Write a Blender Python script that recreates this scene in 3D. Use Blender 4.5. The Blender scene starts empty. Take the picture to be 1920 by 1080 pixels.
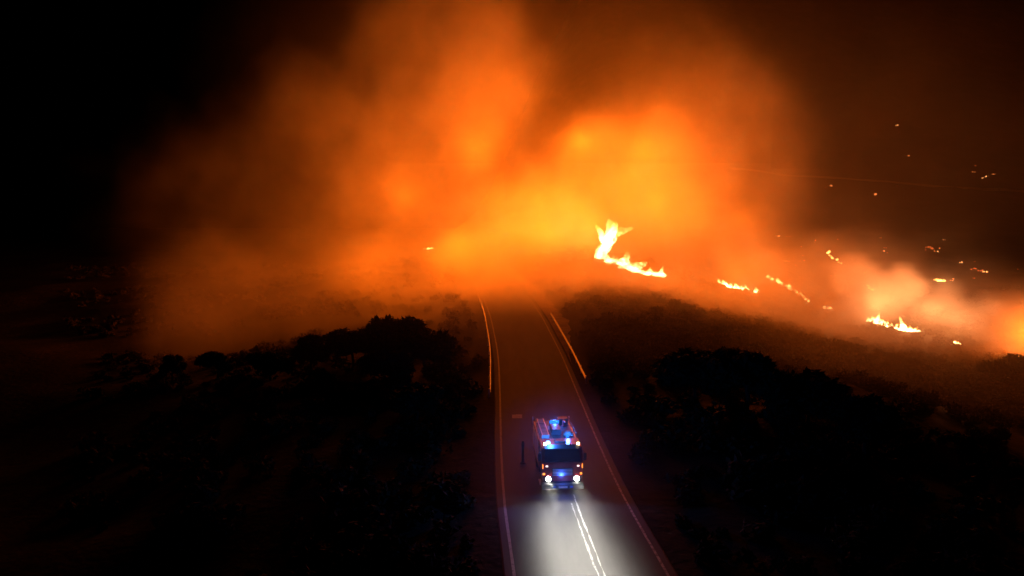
import bpy, bmesh, math, random
from mathutils import Vector, Matrix, noise, Euler

R = math.radians
scene = bpy.context.scene
COL = scene.collection

# ------------------------------------------------------------------ camera
CAM_H = 15.7
cam_d = bpy.data.cameras.new("camera")
cam = bpy.data.objects.new("camera", cam_d)
COL.objects.link(cam)
cam.location = (0, 0, CAM_H)
cam.rotation_euler = (R(90) - math.atan(114 / 1350), 0, 0)
cam_d.sensor_width = 36
cam_d.lens = 36 * 1350 / 1920
cam_d.clip_start = 0.2
cam_d.clip_end = 20000
scene.camera = cam

# ------------------------------------------------------------------ night sky
world = bpy.data.worlds.new("World")
scene.world = world
world.use_nodes = True
wn = world.node_tree.nodes
sky = wn.new("ShaderNodeTexSky")
sky.sky_type = "NISHITA"
sky.sun_disc = False
sky.sun_elevation = R(-9)
sky.sun_rotation = R(200)
wn["Background"].inputs["Strength"].default_value = 0.05
world.node_tree.links.new(sky.outputs[0], wn["Background"].inputs["Color"])

# ------------------------------------------------------------------ exposure and sampling
vs = scene.view_settings
vs.view_transform = "Standard"
vs.look = "None"
vs.exposure = 0
vs.gamma = 1
vs.use_curve_mapping = False
cy = scene.cycles
cy.use_denoising = True
cy.denoiser = "OPENIMAGEDENOISE"
cy.max_bounces = 8
cy.diffuse_bounces = 2
cy.glossy_bounces = 3
cy.transmission_bounces = 3
cy.transparent_max_bounces = 24
cy.volume_bounces = 3
cy.volume_step_rate = 4.0
cy.volume_max_steps = 256
cy.sample_clamp_indirect = 4
cy.use_fast_gi = False
cy.caustics_reflective = False
cy.caustics_refractive = False

# ------------------------------------------------------------------ helpers
def tag(o, label=None, cat=None, group=None, kind=None):
    if label: o["label"] = label
    if cat: o["category"] = cat
    if group: o["group"] = group
    if kind: o["kind"] = kind
    return o

def empty(name, loc=(0, 0, 0), rz=0):
    o = bpy.data.objects.new(name, None)
    o.empty_display_size = 0.3
    COL.objects.link(o)
    o.location = loc
    o.rotation_euler = (0, 0, rz)
    return o

def mesh_obj(name, verts, faces, mats, parent=None, smooth=False, idx=None):
    me = bpy.data.meshes.new(name)
    me.from_pydata(verts, [], faces)
    for m in (mats if isinstance(mats, (list, tuple)) else [mats]):
        me.materials.append(m)
    if idx:
        me.polygons.foreach_set("material_index", idx)
    if smooth:
        me.polygons.foreach_set("use_smooth", [True] * len(me.polygons))
    me.update()
    o = bpy.data.objects.new(name, me)
    COL.objects.link(o)
    o.parent = parent
    return o

def link_mesh(name, me, parent=None, loc=(0, 0, 0), rot=(0, 0, 0), scale=(1, 1, 1)):
    o = bpy.data.objects.new(name, me)
    COL.objects.link(o)
    o.parent = parent
    o.location = loc
    o.rotation_euler = rot
    o.scale = scale
    return o

class MB:
    """collects simple shapes in one bmesh"""
    def __init__(self):
        self.bm = bmesh.new()
    def box(self, x0, x1, y0, y1, z0, z1, bev=0.0, rot=None, piv=None):
        vs_ = [self.bm.verts.new((x, y, z)) for x in (x0, x1) for y in (y0, y1) for z in (z0, z1)]
        q = [(0, 1, 3, 2), (4, 6, 7, 5), (0, 4, 5, 1), (2, 3, 7, 6), (0, 2, 6, 4), (1, 5, 7, 3)]
        fs = [self.bm.faces.new([vs_[i] for i in f]) for f in q]
        if bev:
            es = list({e for f in fs for e in f.edges})
            r = bmesh.ops.bevel(self.bm, geom=es, offset=bev, segments=2, affect="EDGES", clamp_overlap=True)
            vs_ = list({v for f in r["faces"] for v in f.verts} | {v for v in vs_ if v.is_valid})
        if rot:
            bmesh.ops.rotate(self.bm, cent=piv or ((x0 + x1) / 2, (y0 + y1) / 2, (z0 + z1) / 2), matrix=rot, verts=vs_)
        return self
    def prism(self, prof, x0, x1, bev=0.0):
        """profile of (y, z) points extruded along x"""
        a = [self.bm.verts.new((x0, y, z)) for y, z in prof]
        b = [self.bm.verts.new((x1, y, z)) for y, z in prof]
        n = len(prof)
        fs = [self.bm.faces.new(a), self.bm.faces.new(list(reversed(b)))]
        for i in range(n):
            fs.append(self.bm.faces.new((a[i], b[i], b[(i + 1) % n], a[(i + 1) % n])))
        bmesh.ops.recalc_face_normals(self.bm, faces=fs)
        if bev:
            bmesh.ops.bevel(self.bm, geom=list({e for f in fs for e in f.edges}), offset=bev, segments=2, affect="EDGES", clamp_overlap=True)
        return self
    def tube(self, pts, r, seg=8, r2=None, cap=True):
        r2 = r if r2 is None else r2
        rings = []
        n = len(pts)
        for i, p in enumerate(pts):
            p = Vector(p)
            d = (Vector(pts[min(i + 1, n - 1)]) - Vector(pts[max(i - 1, 0)])).normalized()
            s = d.orthogonal().normalized() if abs(d.z) > 0.95 else d.cross(Vector((0, 0, 1))).normalized()
            t = d.cross(s)
            rr = r + (r2 - r) * i / max(1, n - 1)
            rings.append([self.bm.verts.new(p + (s * math.cos(a) + t * math.sin(a)) * rr) for a in [2 * math.pi * k / seg for k in range(seg)]])
        for a, b in zip(rings, rings[1:]):
            for k in range(seg):
                self.bm.faces.new((a[k], a[(k + 1) % seg], b[(k + 1) % seg], b[k]))
        if cap:
            self.bm.faces.new(list(reversed(rings[0])))
            self.bm.faces.new(rings[-1])
        return self
    def lathe(self, prof, axis="z", seg=16, c=(0, 0, 0)):
        """prof of (radius, height) turned round an axis"""
        rings = []
        c = Vector(c)
        for r, h in prof:
            ring = []
            for k in range(seg):
                a = 2 * math.pi * k / seg
                p = {"z": (r * math.cos(a), r * math.sin(a), h), "x": (h, r * math.cos(a), r * math.sin(a)), "y": (r * math.cos(a), h, r * math.sin(a))}[axis]
                ring.append(self.bm.verts.new(c + Vector(p)))
            rings.append(ring)
        for a, b in zip(rings, rings[1:]):
            for k in range(seg):
                self.bm.faces.new((a[k], a[(k + 1) % seg], b[(k + 1) % seg], b[k]))
        self.bm.faces.new(list(reversed(rings[0])))
        self.bm.faces.new(rings[-1])
        return self
    def build(self, name, mat, parent=None, smooth=False):
        bmesh.ops.recalc_face_normals(self.bm, faces=self.bm.faces)
        me = bpy.data.meshes.new(name)
        self.bm.to_mesh(me)
        self.bm.free()
        me.materials.append(mat)
        if smooth:
            me.polygons.foreach_set("use_smooth", [True] * len(me.polygons))
        o = bpy.data.objects.new(name, me)
        COL.objects.link(o)
        o.parent = parent
        return o

# ------------------------------------------------------------------ materials
def mat_new(name):
    m = bpy.data.materials.new(name)
    m.use_nodes = True
    return m, m.node_tree.nodes, m.node_tree.links, m.node_tree.nodes["Principled BSDF"]

def mat_plain(name, col, rough=0.5, metal=0.0, coat=0.0, var=0.15, scale=6.0, bump=0.0, spec=0.5):
    m, n, l, b = mat_new(name)
    tc = n.new("ShaderNodeTexCoord")
    nz = n.new("ShaderNodeTexNoise")
    nz.inputs["Scale"].default_value = scale
    nz.inputs["Detail"].default_value = 5
    l.new(tc.outputs["Object"], nz.inputs["Vector"])
    rp = n.new("ShaderNodeValToRGB")
    rp.color_ramp.elements[0].position = 0.3
    rp.color_ramp.elements[1].position = 0.7
    rp.color_ramp.elements[0].color = tuple(c * (1 - var) for c in col) + (1,)
    rp.color_ramp.elements[1].color = tuple(min(1, c * (1 + var)) for c in col) + (1,)
    l.new(nz.outputs["Fac"], rp.inputs["Fac"])
    l.new(rp.outputs["Color"], b.inputs["Base Color"])
    b.inputs["Roughness"].default_value = rough
    b.inputs["Metallic"].default_value = metal
    b.inputs["Coat Weight"].default_value = coat
    b.inputs["Specular IOR Level"].default_value = spec
    if bump:
        bp = n.new("ShaderNodeBump")
        bp.inputs["Strength"].default_value = bump
        bp.inputs["Distance"].default_value = 0.05
        l.new(nz.outputs["Fac"], bp.inputs["Height"])
        l.new(bp.outputs["Normal"], b.inputs["Normal"])
    return m

def mat_emit(name, col, strength, sample=False):
    m = bpy.data.materials.new(name)
    m.use_nodes = True
    n, l = m.node_tree.nodes, m.node_tree.links
    n.clear()
    o = n.new("ShaderNodeOutputMaterial")
    e = n.new("ShaderNodeEmission")
    e.inputs["Color"].default_value = (*col, 1)
    e.inputs["Strength"].default_value = strength
    l.new(e.outputs[0], o.inputs["Surface"])
    m.cycles.emission_sampling = "AUTO" if sample else "NONE"
    return m

def mat_flame(name, hot, tip, s0, s1, alpha_top=0.15):
    """emission from a hot base to an orange tip; the tips thin out"""
    m = bpy.data.materials.new(name)
    m.use_nodes = True
    n, l = m.node_tree.nodes, m.node_tree.links
    n.clear()
    out = n.new("ShaderNodeOutputMaterial")
    tc = n.new("ShaderNodeTexCoord")
    sp = n.new("ShaderNodeSeparateXYZ")
    l.new(tc.outputs["Generated"], sp.inputs[0])
    nz = n.new("ShaderNodeTexNoise")
    nz.inputs["Scale"].default_value = 1.3
    nz.inputs["Detail"].default_value = 4
    l.new(tc.outputs["Object"], nz.inputs["Vector"])
    ad = n.new("ShaderNodeMath"); ad.operation = "MULTIPLY_ADD"
    ad.inputs[1].default_value = 0.9; 
    l.new(nz.outputs["Fac"], ad.inputs[0])
    sb = n.new("ShaderNodeMath"); sb.operation = "SUBTRACT"; sb.inputs[1].default_value = 0.45
    l.new(sp.outputs["Z"], sb.inputs[0])
    l.new(sb.outputs[0], ad.inputs[2])
    rp = n.new("ShaderNodeValToRGB")
    rp.color_ramp.elements[0].color = (*hot, 1)
    rp.color_ramp.elements[1].color = (*tip, 1)
    rp.color_ramp.elements[0].position = 0.1
    rp.color_ramp.elements[1].position = 0.95
    l.new(ad.outputs[0], rp.inputs["Fac"])
    mr = n.new("ShaderNodeMapRange")
    mr.inputs["To Min"].default_value = s0
    mr.inputs["To Max"].default_value = s1
    l.new(ad.outputs[0], mr.inputs["Value"])
    e = n.new("ShaderNodeEmission")
    l.new(rp.outputs["Color"], e.inputs["Color"])
    tr = n.new("ShaderNodeBsdfTransparent")
    mx = n.new("ShaderNodeAddShader")
    ml = n.new("ShaderNodeMath"); ml.operation = "MULTIPLY"
    ma = n.new("ShaderNodeMapRange")
    ma.inputs["From Min"].default_value = 0.35
    ma.inputs["From Max"].default_value = 1.0
    ma.inputs["To Min"].default_value = 0.85
    ma.inputs["To Max"].default_value = alpha_top
    l.new(ad.outputs[0], ma.inputs["Value"])
    l.new(ma.outputs["Result"], ml.inputs[0])
    l.new(mr.outputs["Result"], ml.inputs[1])
    l.new(ml.outputs[0], e.inputs["Strength"])
    l.new(tr.outputs[0], mx.inputs[0])
    l.new(e.outputs[0], mx.inputs[1])
    l.new(mx.outputs[0], out.inputs["Surface"])
    m.cycles.emission_sampling = "NONE"
    return m

def mat_ground():
    m, n, l, b = mat_new("dry_scrub_ground")
    tc = n.new("ShaderNodeTexCoord")
    a = n.new("ShaderNodeTexNoise"); a.inputs["Scale"].default_value = 0.11; a.inputs["Detail"].default_value = 8; a.inputs["Roughness"].default_value = 0.65
    l.new(tc.outputs["Object"], a.inputs["Vector"])
    rp = n.new("ShaderNodeValToRGB")
    e = rp.color_ramp.elements
    e[0].position = 0.32; e[0].color = (0.016, 0.014, 0.009, 1)
    e[1].position = 0.68; e[1].color = (0.06, 0.047, 0.03, 1)
    x = e.new(0.52); x.color = (0.032, 0.027, 0.016, 1)
    l.new(a.outputs["Fac"], rp.inputs["Fac"])
    l.new(rp.outputs["Color"], b.inputs["Base Color"])
    c = n.new("ShaderNodeTexNoise"); c.inputs["Scale"].default_value = 1.7; c.inputs["Detail"].default_value = 6
    l.new(tc.outputs["Object"], c.inputs["Vector"])
    bp = n.new("ShaderNodeBump"); bp.inputs["Strength"].default_value = 0.5; bp.inputs["Distance"].default_value = 0.2
    l.new(c.outputs["Fac"], bp.inputs["Height"]); l.new(bp.outputs["Normal"], b.inputs["Normal"])
    b.inputs["Roughness"].default_value = 0.95
    b.inputs["Specular IOR Level"].default_value = 0.1
    return m

def mat_asphalt():
    m, n, l, b = mat_new("asphalt")
    tc = n.new("ShaderNodeTexCoord")
    a = n.new("ShaderNodeTexNoise"); a.inputs["Scale"].default_value = 0.35; a.inputs["Detail"].default_value = 7; a.inputs["Roughness"].default_value = 0.6
    mp = n.new("ShaderNodeMapping"); mp.inputs["Scale"].default_value = (2.2, 0.35, 1)
    l.new(tc.outputs["Object"], mp.inputs["Vector"]); l.new(mp.outputs[0], a.inputs["Vector"])
    f = n.new("ShaderNodeTexNoise"); f.inputs["Scale"].default_value = 28; f.inputs["Detail"].default_value = 4
    l.new(tc.outputs["Object"], f.inputs["Vector"])
    mx = n.new("ShaderNodeMath"); mx.operation = "MULTIPLY_ADD"; mx.inputs[1].default_value = 0.35
    l.new(f.outputs["Fac"], mx.inputs[0])
    h = n.new("ShaderNodeMath"); h.operation = "MULTIPLY"; h.inputs[1].default_value = 0.65
    l.new(a.outputs["Fac"], h.inputs[0]); l.new(h.outputs[0], mx.inputs[2])
    rp = n.new("ShaderNodeValToRGB")
    rp.color_ramp.elements[0].position = 0.3; rp.color_ramp.elements[0].color = (0.034, 0.033, 0.031, 1)
    rp.color_ramp.elements[1].position = 0.7; rp.color_ramp.elements[1].color = (0.11, 0.106, 0.098, 1)
    l.new(mx.outputs[0], rp.inputs["Fac"]); l.new(rp.outputs["Color"], b.inputs["Base Color"])
    bp = n.new("ShaderNodeBump"); bp.inputs["Strength"].default_value = 0.35; bp.inputs["Distance"].default_value = 0.01
    l.new(f.outputs["Fac"], bp.inputs["Height"]); l.new(bp.outputs["Normal"], b.inputs["Normal"])
    b.inputs["Roughness"].default_value = 0.75
    b.inputs["Specular IOR Level"].default_value = 0.3
    return m

def mat_paint(name, col, wear):
    """road paint with worn gaps showing the asphalt"""
    m, n, l, b = mat_new(name)
    tc = n.new("ShaderNodeTexCoord")
    a = n.new("ShaderNodeTexNoise"); a.inputs["Scale"].default_value = 4.5; a.inputs["Detail"].default_value = 6; a.inputs["Roughness"].default_value = 0.7
    l.new(tc.outputs["Object"], a.inputs["Vector"])
    rp = n.new("ShaderNodeValToRGB")
    rp.color_ramp.elements[0].position = wear - 0.06; rp.color_ramp.elements[0].color = (0.09, 0.088, 0.08, 1)
    rp.color_ramp.elements[1].position = wear + 0.08; rp.color_ramp.elements[1].color = (*col, 1)
    l.new(a.outputs["Fac"], rp.inputs["Fac"]); l.new(rp.outputs["Color"], b.inputs["Base Color"])
    b.inputs["Roughness"].default_value = 0.6
    return m

M = {
    "ground": mat_ground(),
    "asphalt": mat_asphalt(),
    "paint": mat_paint("white_road_paint", (0.42, 0.41, 0.38), 0.4),
    "paint_worn": mat_paint("worn_road_paint", (0.38, 0.37, 0.34), 0.47),
    "paint_line": mat_paint("grey_white_road_paint", (0.42, 0.41, 0.38), 0.4),
    "dust": mat_plain("pale_dust", (0.3, 0.24, 0.17), 0.95, var=0.3, scale=0.8, bump=0.4, spec=0.1),
    "steel": mat_plain("galvanised_steel", (0.5, 0.5, 0.5), 0.48, 0.9, var=0.12, scale=3),
    "red": mat_plain("fire_engine_red_paint", (0.26, 0.013, 0.012), 0.35, coat=0.3, var=0.1, scale=2),
    "white": mat_plain("white_vehicle_paint", (0.7, 0.7, 0.68), 0.4, var=0.06),
    "black": mat_plain("black_plastic", (0.02, 0.02, 0.021), 0.5),
    "rubber": mat_plain("tyre_rubber", (0.018, 0.018, 0.018), 0.85),
    "glass": mat_plain("dark_window_glass", (0.008, 0.009, 0.012), 0.08, var=0.05, spec=0.8),
    "alu": mat_plain("ribbed_aluminium", (0.55, 0.56, 0.58), 0.35, 0.85, var=0.1, scale=4),
    "yellow": mat_plain("reflective_yellow_band", (0.65, 0.5, 0.03), 0.45, var=0.08),
    "canvas": mat_plain("hose_canvas", (0.3, 0.27, 0.2), 0.9, var=0.25, scale=14),
    "bark": mat_plain("bark", (0.06, 0.045, 0.03), 0.95, var=0.35, scale=5, bump=0.6),
    "leaf": mat_plain("dark_leaves", (0.03, 0.042, 0.02), 0.85, var=0.45, scale=1.2, spec=0.05),
    "scrub": mat_plain("dry_scrub_leaves", (0.055, 0.048, 0.025), 0.9, var=0.5, scale=0.7, spec=0.05),
    "char": mat_plain("charred_wood", (0.012, 0.011, 0.01), 0.95, var=0.4, scale=6),
    "lamp_white": mat_emit("headlamp_glow", (1.0, 0.97, 0.9), 60),
    "lamp_warm": mat_emit("warm_work_lamp", (1.0, 0.72, 0.38), 14),
    "lamp_small": mat_emit("small_marker_lamp", (1.0, 0.75, 0.7), 2.2),
    "lamp_amber": mat_emit("amber_lamp", (1.0, 0.24, 0.03), 2.6),
    "lamp_blue": mat_emit("blue_beacon_glow", (0.12, 0.42, 1.0), 9),
    "lamp_bluebar": mat_emit("blue_bar_glow", (0.02, 0.2, 1.0), 1.6),
    "lamp_strobe": mat_emit("blue_strobe_glow", (0.03, 0.1, 1.0), 0.35),
    "ember": mat_emit("ember_glow", (1.0, 0.24, 0.05), 1.7),
    "ember_dim": mat_emit("dim_ember_glow", (1.0, 0.16, 0.03), 0.8),
    "ember_hot": mat_emit("hot_ember_glow", (1.0, 0.38, 0.11), 3.4),
    "flame": mat_flame("flame_fire", (1.0, 0.60, 0.24), (1.0, 0.36, 0.06), 13, 2.0),
    "flame_low": mat_flame("low_flame_fire", (1.0, 0.50, 0.14), (1.0, 0.28, 0.04), 8, 1.4),
}

# ------------------------------------------------------------------ lie of the land
ROAD = [(-80, 9.0, -0.6), (-20, 6.4, -0.1), (31, 3.62, 0.0), (40.5, 3.04, 0.08), (49, 2.74, 0.3), (65, 2.37, 0.95), (78, 1.95, 1.75),
        (88, 1.3, 2.65), (98, 0.45, 3.75), (112, -1.2, 5.1), (130, -4.0, 6.5), (160, -10, 7.8), (200, -20, 8.8), (300, -50, 10)]

def cr(y, k):
    """smooth curve through the road's control points"""
    P = ROAD
    if y <= P[0][0]: return P[0][k]
    if y >= P[-1][0]: return P[-1][k]
    i = max(j for j in range(len(P)) if P[j][0] <= y)
    i = min(i, len(P) - 2)
    def sl(j):
        a, b = max(0, j - 1), min(len(P) - 1, j + 1)
        return (P[b][k] - P[a][k]) / (P[b][0] - P[a][0])
    h = P[i + 1][0] - P[i][0]
    t = (y - P[i][0]) / h
    return ((2 * t**3 - 3 * t * t + 1) * P[i][k] + (t**3 - 2 * t * t + t) * h * sl(i)
            + (-2 * t**3 + 3 * t * t) * P[i + 1][k] + (t**3 - t * t) * h * sl(i + 1))

def road_x(y): return cr(y, 1)
def road_z(y): return cr(y, 2)
def sst(a, b, x):
    t = max(0.0, min(1.0, (x - a) / (b - a)))
    return t * t * (3 - 2 * t)

def terrain(x, y):
    yy = max(-80.0, min(y, 300.0))
    z = road_z(yy)
    u = x - road_x(yy)
    z -= sst(14, 62, x) * (4.0 + 4.5 * sst(40, 130, y))
    z += 2.6 * math.exp(-((x - 20) / 20) ** 2 - ((y - 150) / 17) ** 2) * sst(7, 14, u)
    z -= sst(6, 50, -u) * 2.2
    if y > 140:
        z += 69 * (min(y - 140, 420) / 240) ** 1.9 * sst(-50, 70, x)
    w = sst(5.5, 14, abs(u))
    z += w * (noise.noise((x * 0.045, y * 0.045, 3.1)) * 1.5 + noise.noise((x * 0.15, y * 0.15, 7.7)) * 0.55)
    z -= 0.35 * math.exp(-((abs(u) - 6.3) / 0.9) ** 2)
    z -= 0.09 * (1 - sst(4.2, 5.5, abs(u)))
    return z

def axis(near, far, step, grow):
    v, s = [0.0], step
    while v[-1] < far:
        if v[-1] > near: s *= grow
        v.append(v[-1] + s)
    return v
ax = axis(14, 110, 0.9, 1.035)
xs = ax[:]
s_ = xs[-1] - xs[-2]
while xs[-1] < 5000:
    s_ *= 1.22; xs.append(xs[-1] + s_)
xs = [-v for v in reversed(xs[1:])] + xs
ys, s_ = [20.0], 1.3
while ys[-1] < 6000:
    if ys[-1] > 160: s_ *= 1.03 if ys[-1] < 500 else 1.22
    ys.append(ys[-1] + s_)
s_ = 1.3
while ys[0] > -400:
    s_ *= 1.15; ys.insert(0, ys[0] - s_)
gv, gf = [], []
for y in ys:
    for x in xs:
        gv.append((x + 3 * sst(300, 0, abs(x)), y, 0))
gv = [(x, y, terrain(x, y)) for x, y, _ in gv]
nx = len(xs)
for j in range(len(ys) - 1):
    for i in range(nx - 1):
        a = j * nx + i
        gf.append((a, a + 1, a + nx + 1, a + nx))
tag(mesh_obj("ground", gv, gf, M["ground"], smooth=True), kind="structure")

def ribbon(name, y0, y1, u0, u1, lift, mat, parent=None, step=1.0, wob=0.0, seed=0.0, u0f=None):
    """a strip that follows the road between the offsets u0 and u1 from its middle"""
    n = max(2, int(round((y1 - y0) / step)) + 1)
    v, f = [], []
    for i in range(n):
        y = y0 + (y1 - y0) * i / (n - 1)
        dx = (road_x(y + 0.5) - road_x(y - 0.5))
        k = math.hypot(1, dx)
        for j, u in enumerate((u0, u1)):
            if wob: u = u + wob * noise.noise((y * 1.3, seed + j * 9.0, 0.3)) + wob * 0.6 * noise.noise((y * 4.1, seed + j * 5.0, 2.3))
            x = road_x(y) + u / k
            yy = y - u * dx / k
            v.append((x, yy, road_z(y) + lift - 0.012 * abs(u)))
        if i: f.append((2 * i - 2, 2 * i - 1, 2 * i + 1, 2 * i))
    return mesh_obj(name, v, f, mat, parent)

# carriageway as a crowned strip
def carriageway():
    us = [-4.1, -3.9, -2, 0, 2, 3.9, 4.1]
    v, f = [], []
    n = 300
    for i in range(n):
        y = -70 + 300 * i / (n - 1)
        dx = road_x(y + 0.5) - road_x(y - 0.5)
        k = math.hypot(1, dx)
        for u in us:
            z = road_z(y) - 0.012 * abs(u) - (0.12 if abs(u) > 4 else 0)
            v.append((road_x(y) + u / k, y - u * dx / k, z))
    m = len(us)
    for i in range(n - 1):
        for j in range(m - 1):
            a = i * m + j
            f.append((a, a + 1, a + m + 1, a + m))
    return mesh_obj("road", v, f, M["asphalt"], smooth=False)
road = tag(carriageway(), kind="structure")
ribbon("edge_line", -60, 200, -3.56, -3.42, 0.006, M["paint"], road, 1.0, 0.012, 1)
ribbon("edge_line", -60, 200, 3.42, 3.55, 0.006, M["paint_worn"], road, 1.0, 0.012, 4)
ribbon("centre_line", -60, 39.8, 0.26, 0.33, 0.006, M["paint_worn"], road, 0.25, 0.06, 11)
ribbon("centre_line", -60, 41.0, 0.55, 0.63, 0.006, M["paint_line"], road, 0.25, 0.05, 17)
ribbon("painted_dash", 56.3, 57.3, -2.55, -1.75, 0.007, M["paint"], road, 0.25, 0.02, 29)
def verge():
    v, f = [], []
    for i in range(76):
        y = 74 + i
        w = 2.3 * sst(0, 22, i) + 0.02
        w *= 1 + 0.35 * noise.noise((y * 0.5, 3.3, 1.0))
        for u in (4.15, 4.15 + w * 0.5, 4.15 + w):
            v.append((road_x(y) + u, y, road_z(y) - 0.04))
        if i:
            for k in (0, 1):
                a = (i - 1) * 3 + k
                f.append((a, a + 1, a + 4, a + 3))
    return mesh_obj("verge", v, f, M["dust"])
tag(verge(), kind="structure")
# dirt track across the far hillside
TRACK = [(96, 318), (123, 309.5), (135, 306.5), (146, 301), (157, 298), (170, 296.5), (181, 293.5), (192, 290.5), (205, 288), (222, 285)]
tv, tf = [], []
for i in range(len(TRACK) - 1):
    for k in range(4):
        t = k / 4
        x = TRACK[i][0] * (1 - t) + TRACK[i + 1][0] * t
        y = TRACK[i][1] * (1 - t) + TRACK[i + 1][1] * t
        for o_ in (0, 1.3, 2.6):
            tv.append((x, y + o_, terrain(x, y + o_) + 0.25))
for i in range(len(tv) // 3 - 1):
    for k in (0, 1):
        a = i * 3 + k
        tf.append((a, a + 3, a + 4, a + 1))
tag(mesh_obj("track", tv, tf, M["dust"]), kind="structure")

# ------------------------------------------------------------------ guard rails
def guard_rail(label, y0, y1, u):
    root = empty("guard_rail", (road_x(y0) + u, y0, road_z(y0)))
    tag(root, label, "guard rail", "guard rails of the road")
    inv = Vector(root.location)
    prof = [(-0.04, 0.45), (0.03, 0.50), (0.03, 0.55), (-0.04, 0.60), (0.03, 0.65), (0.03, 0.70), (-0.04, 0.76)]
    sgn = -1 if u > 0 else 1
    v, f = [], []
    n = int((y1 - y0) / 1.0) + 1
    for i in range(n):
        y = y0 + (y1 - y0) * i / (n - 1)
        for th_ in (0, 0.012):
            for a, z in prof:
                v.append(Vector((road_x(y) + u + sgn * (a + th_), y, road_z(y) + z)) - inv)
    m = len(prof)
    for i in range(n - 1):
        for s in (0, 1):
            for k in range(m - 1):
                a = i * 2 * m + s * m + k
                q = (a, a + 1, a + 2 * m + 1, a + 2 * m)
                f.append(q if s else tuple(reversed(q)))
        for k in (0, m - 1):
            a = i * 2 * m + k
            f.append((a, a + m, a + 3 * m, a + 2 * m))
    f.append(tuple(range(m)) + tuple(range(2 * m - 1, m - 1, -1)))
    mesh_obj("rail_beam", v, f, M["steel"], root)
    pm = MB().box(-0.05, 0.05, -0.05, 0.05, -0.5, 0.72).build("post", M["steel"], root)
    k, y = 0, y0 + 0.4
    while y < y1:
        p = Vector((road_x(y) + u - sgn * 0.11, y, road_z(y))) - inv
        if k == 0: pm.location = p
        else: link_mesh("post", pm.data, root, p)
        k += 1; y += 4.0
    return root
guard_rail("bright steel guard rail along the left edge of the road", 62, 112, -4.35)
guard_rail("steel guard rail along the right verge of the road", 66.5, 96, 4.55)

# ------------------------------------------------------------------ fire engine
def beam_pattern(lt, h, width):
    """dipped-beam pattern of a reflector lamp: more light towards the far road, none above the cut-off"""
    lt.use_nodes = True
    n, l = lt.node_tree.nodes, lt.node_tree.links
    em = n["Emission"]
    tc = n.new("ShaderNodeTexCoord"); sp = n.new("ShaderNodeSeparateXYZ")
    l.new(tc.outputs["Normal"], sp.inputs[0])
    def ma(op, a, b=None):
        q = n.new("ShaderNodeMath"); q.operation = op
        for k, v in enumerate((a, b)):
            if v is None: continue
            if hasattr(v, "is_output"): l.new(v, q.inputs[k])
            else: q.inputs[k].default_value = v
        return q.outputs[0]
    dn = ma("MULTIPLY", sp.outputs["Y"], BEAM_SIGN)
    s_ = ma("MAXIMUM", dn, 0.085)
    st = ma("DIVIDE", 1.0, ma("POWER", s_, 2.85))
    lat = ma("DIVIDE", ma("MULTIPLY", sp.outputs["X"], h / width), s_)
    g_ = ma("POWER", 2.718, ma("MULTIPLY", ma("MULTIPLY", lat, lat), -1.0))
    cut = n.new("ShaderNodeMapRange"); cut.interpolation_type = "SMOOTHSTEP"
    l.new(dn, cut.inputs["Value"])
    cut.inputs["From Min"].default_value = 0.02; cut.inputs["From Max"].default_value = 0.085
    low = n.new("ShaderNodeMapRange"); low.interpolation_type = "SMOOTHSTEP"
    l.new(dn, low.inputs["Value"])
    low.inputs["From Min"].default_value = 0.72; low.inputs["From Max"].default_value = 0.84
    low.inputs["To Min"].default_value = 1.0; low.inputs["To Max"].default_value = 0.0
    l.new(ma("MULTIPLY", ma("MULTIPLY", st, g_), ma("MULTIPLY", cut.outputs["Result"], low.outputs["Result"])), em.inputs["Strength"])
BEAM_SIGN = -1.0

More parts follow.
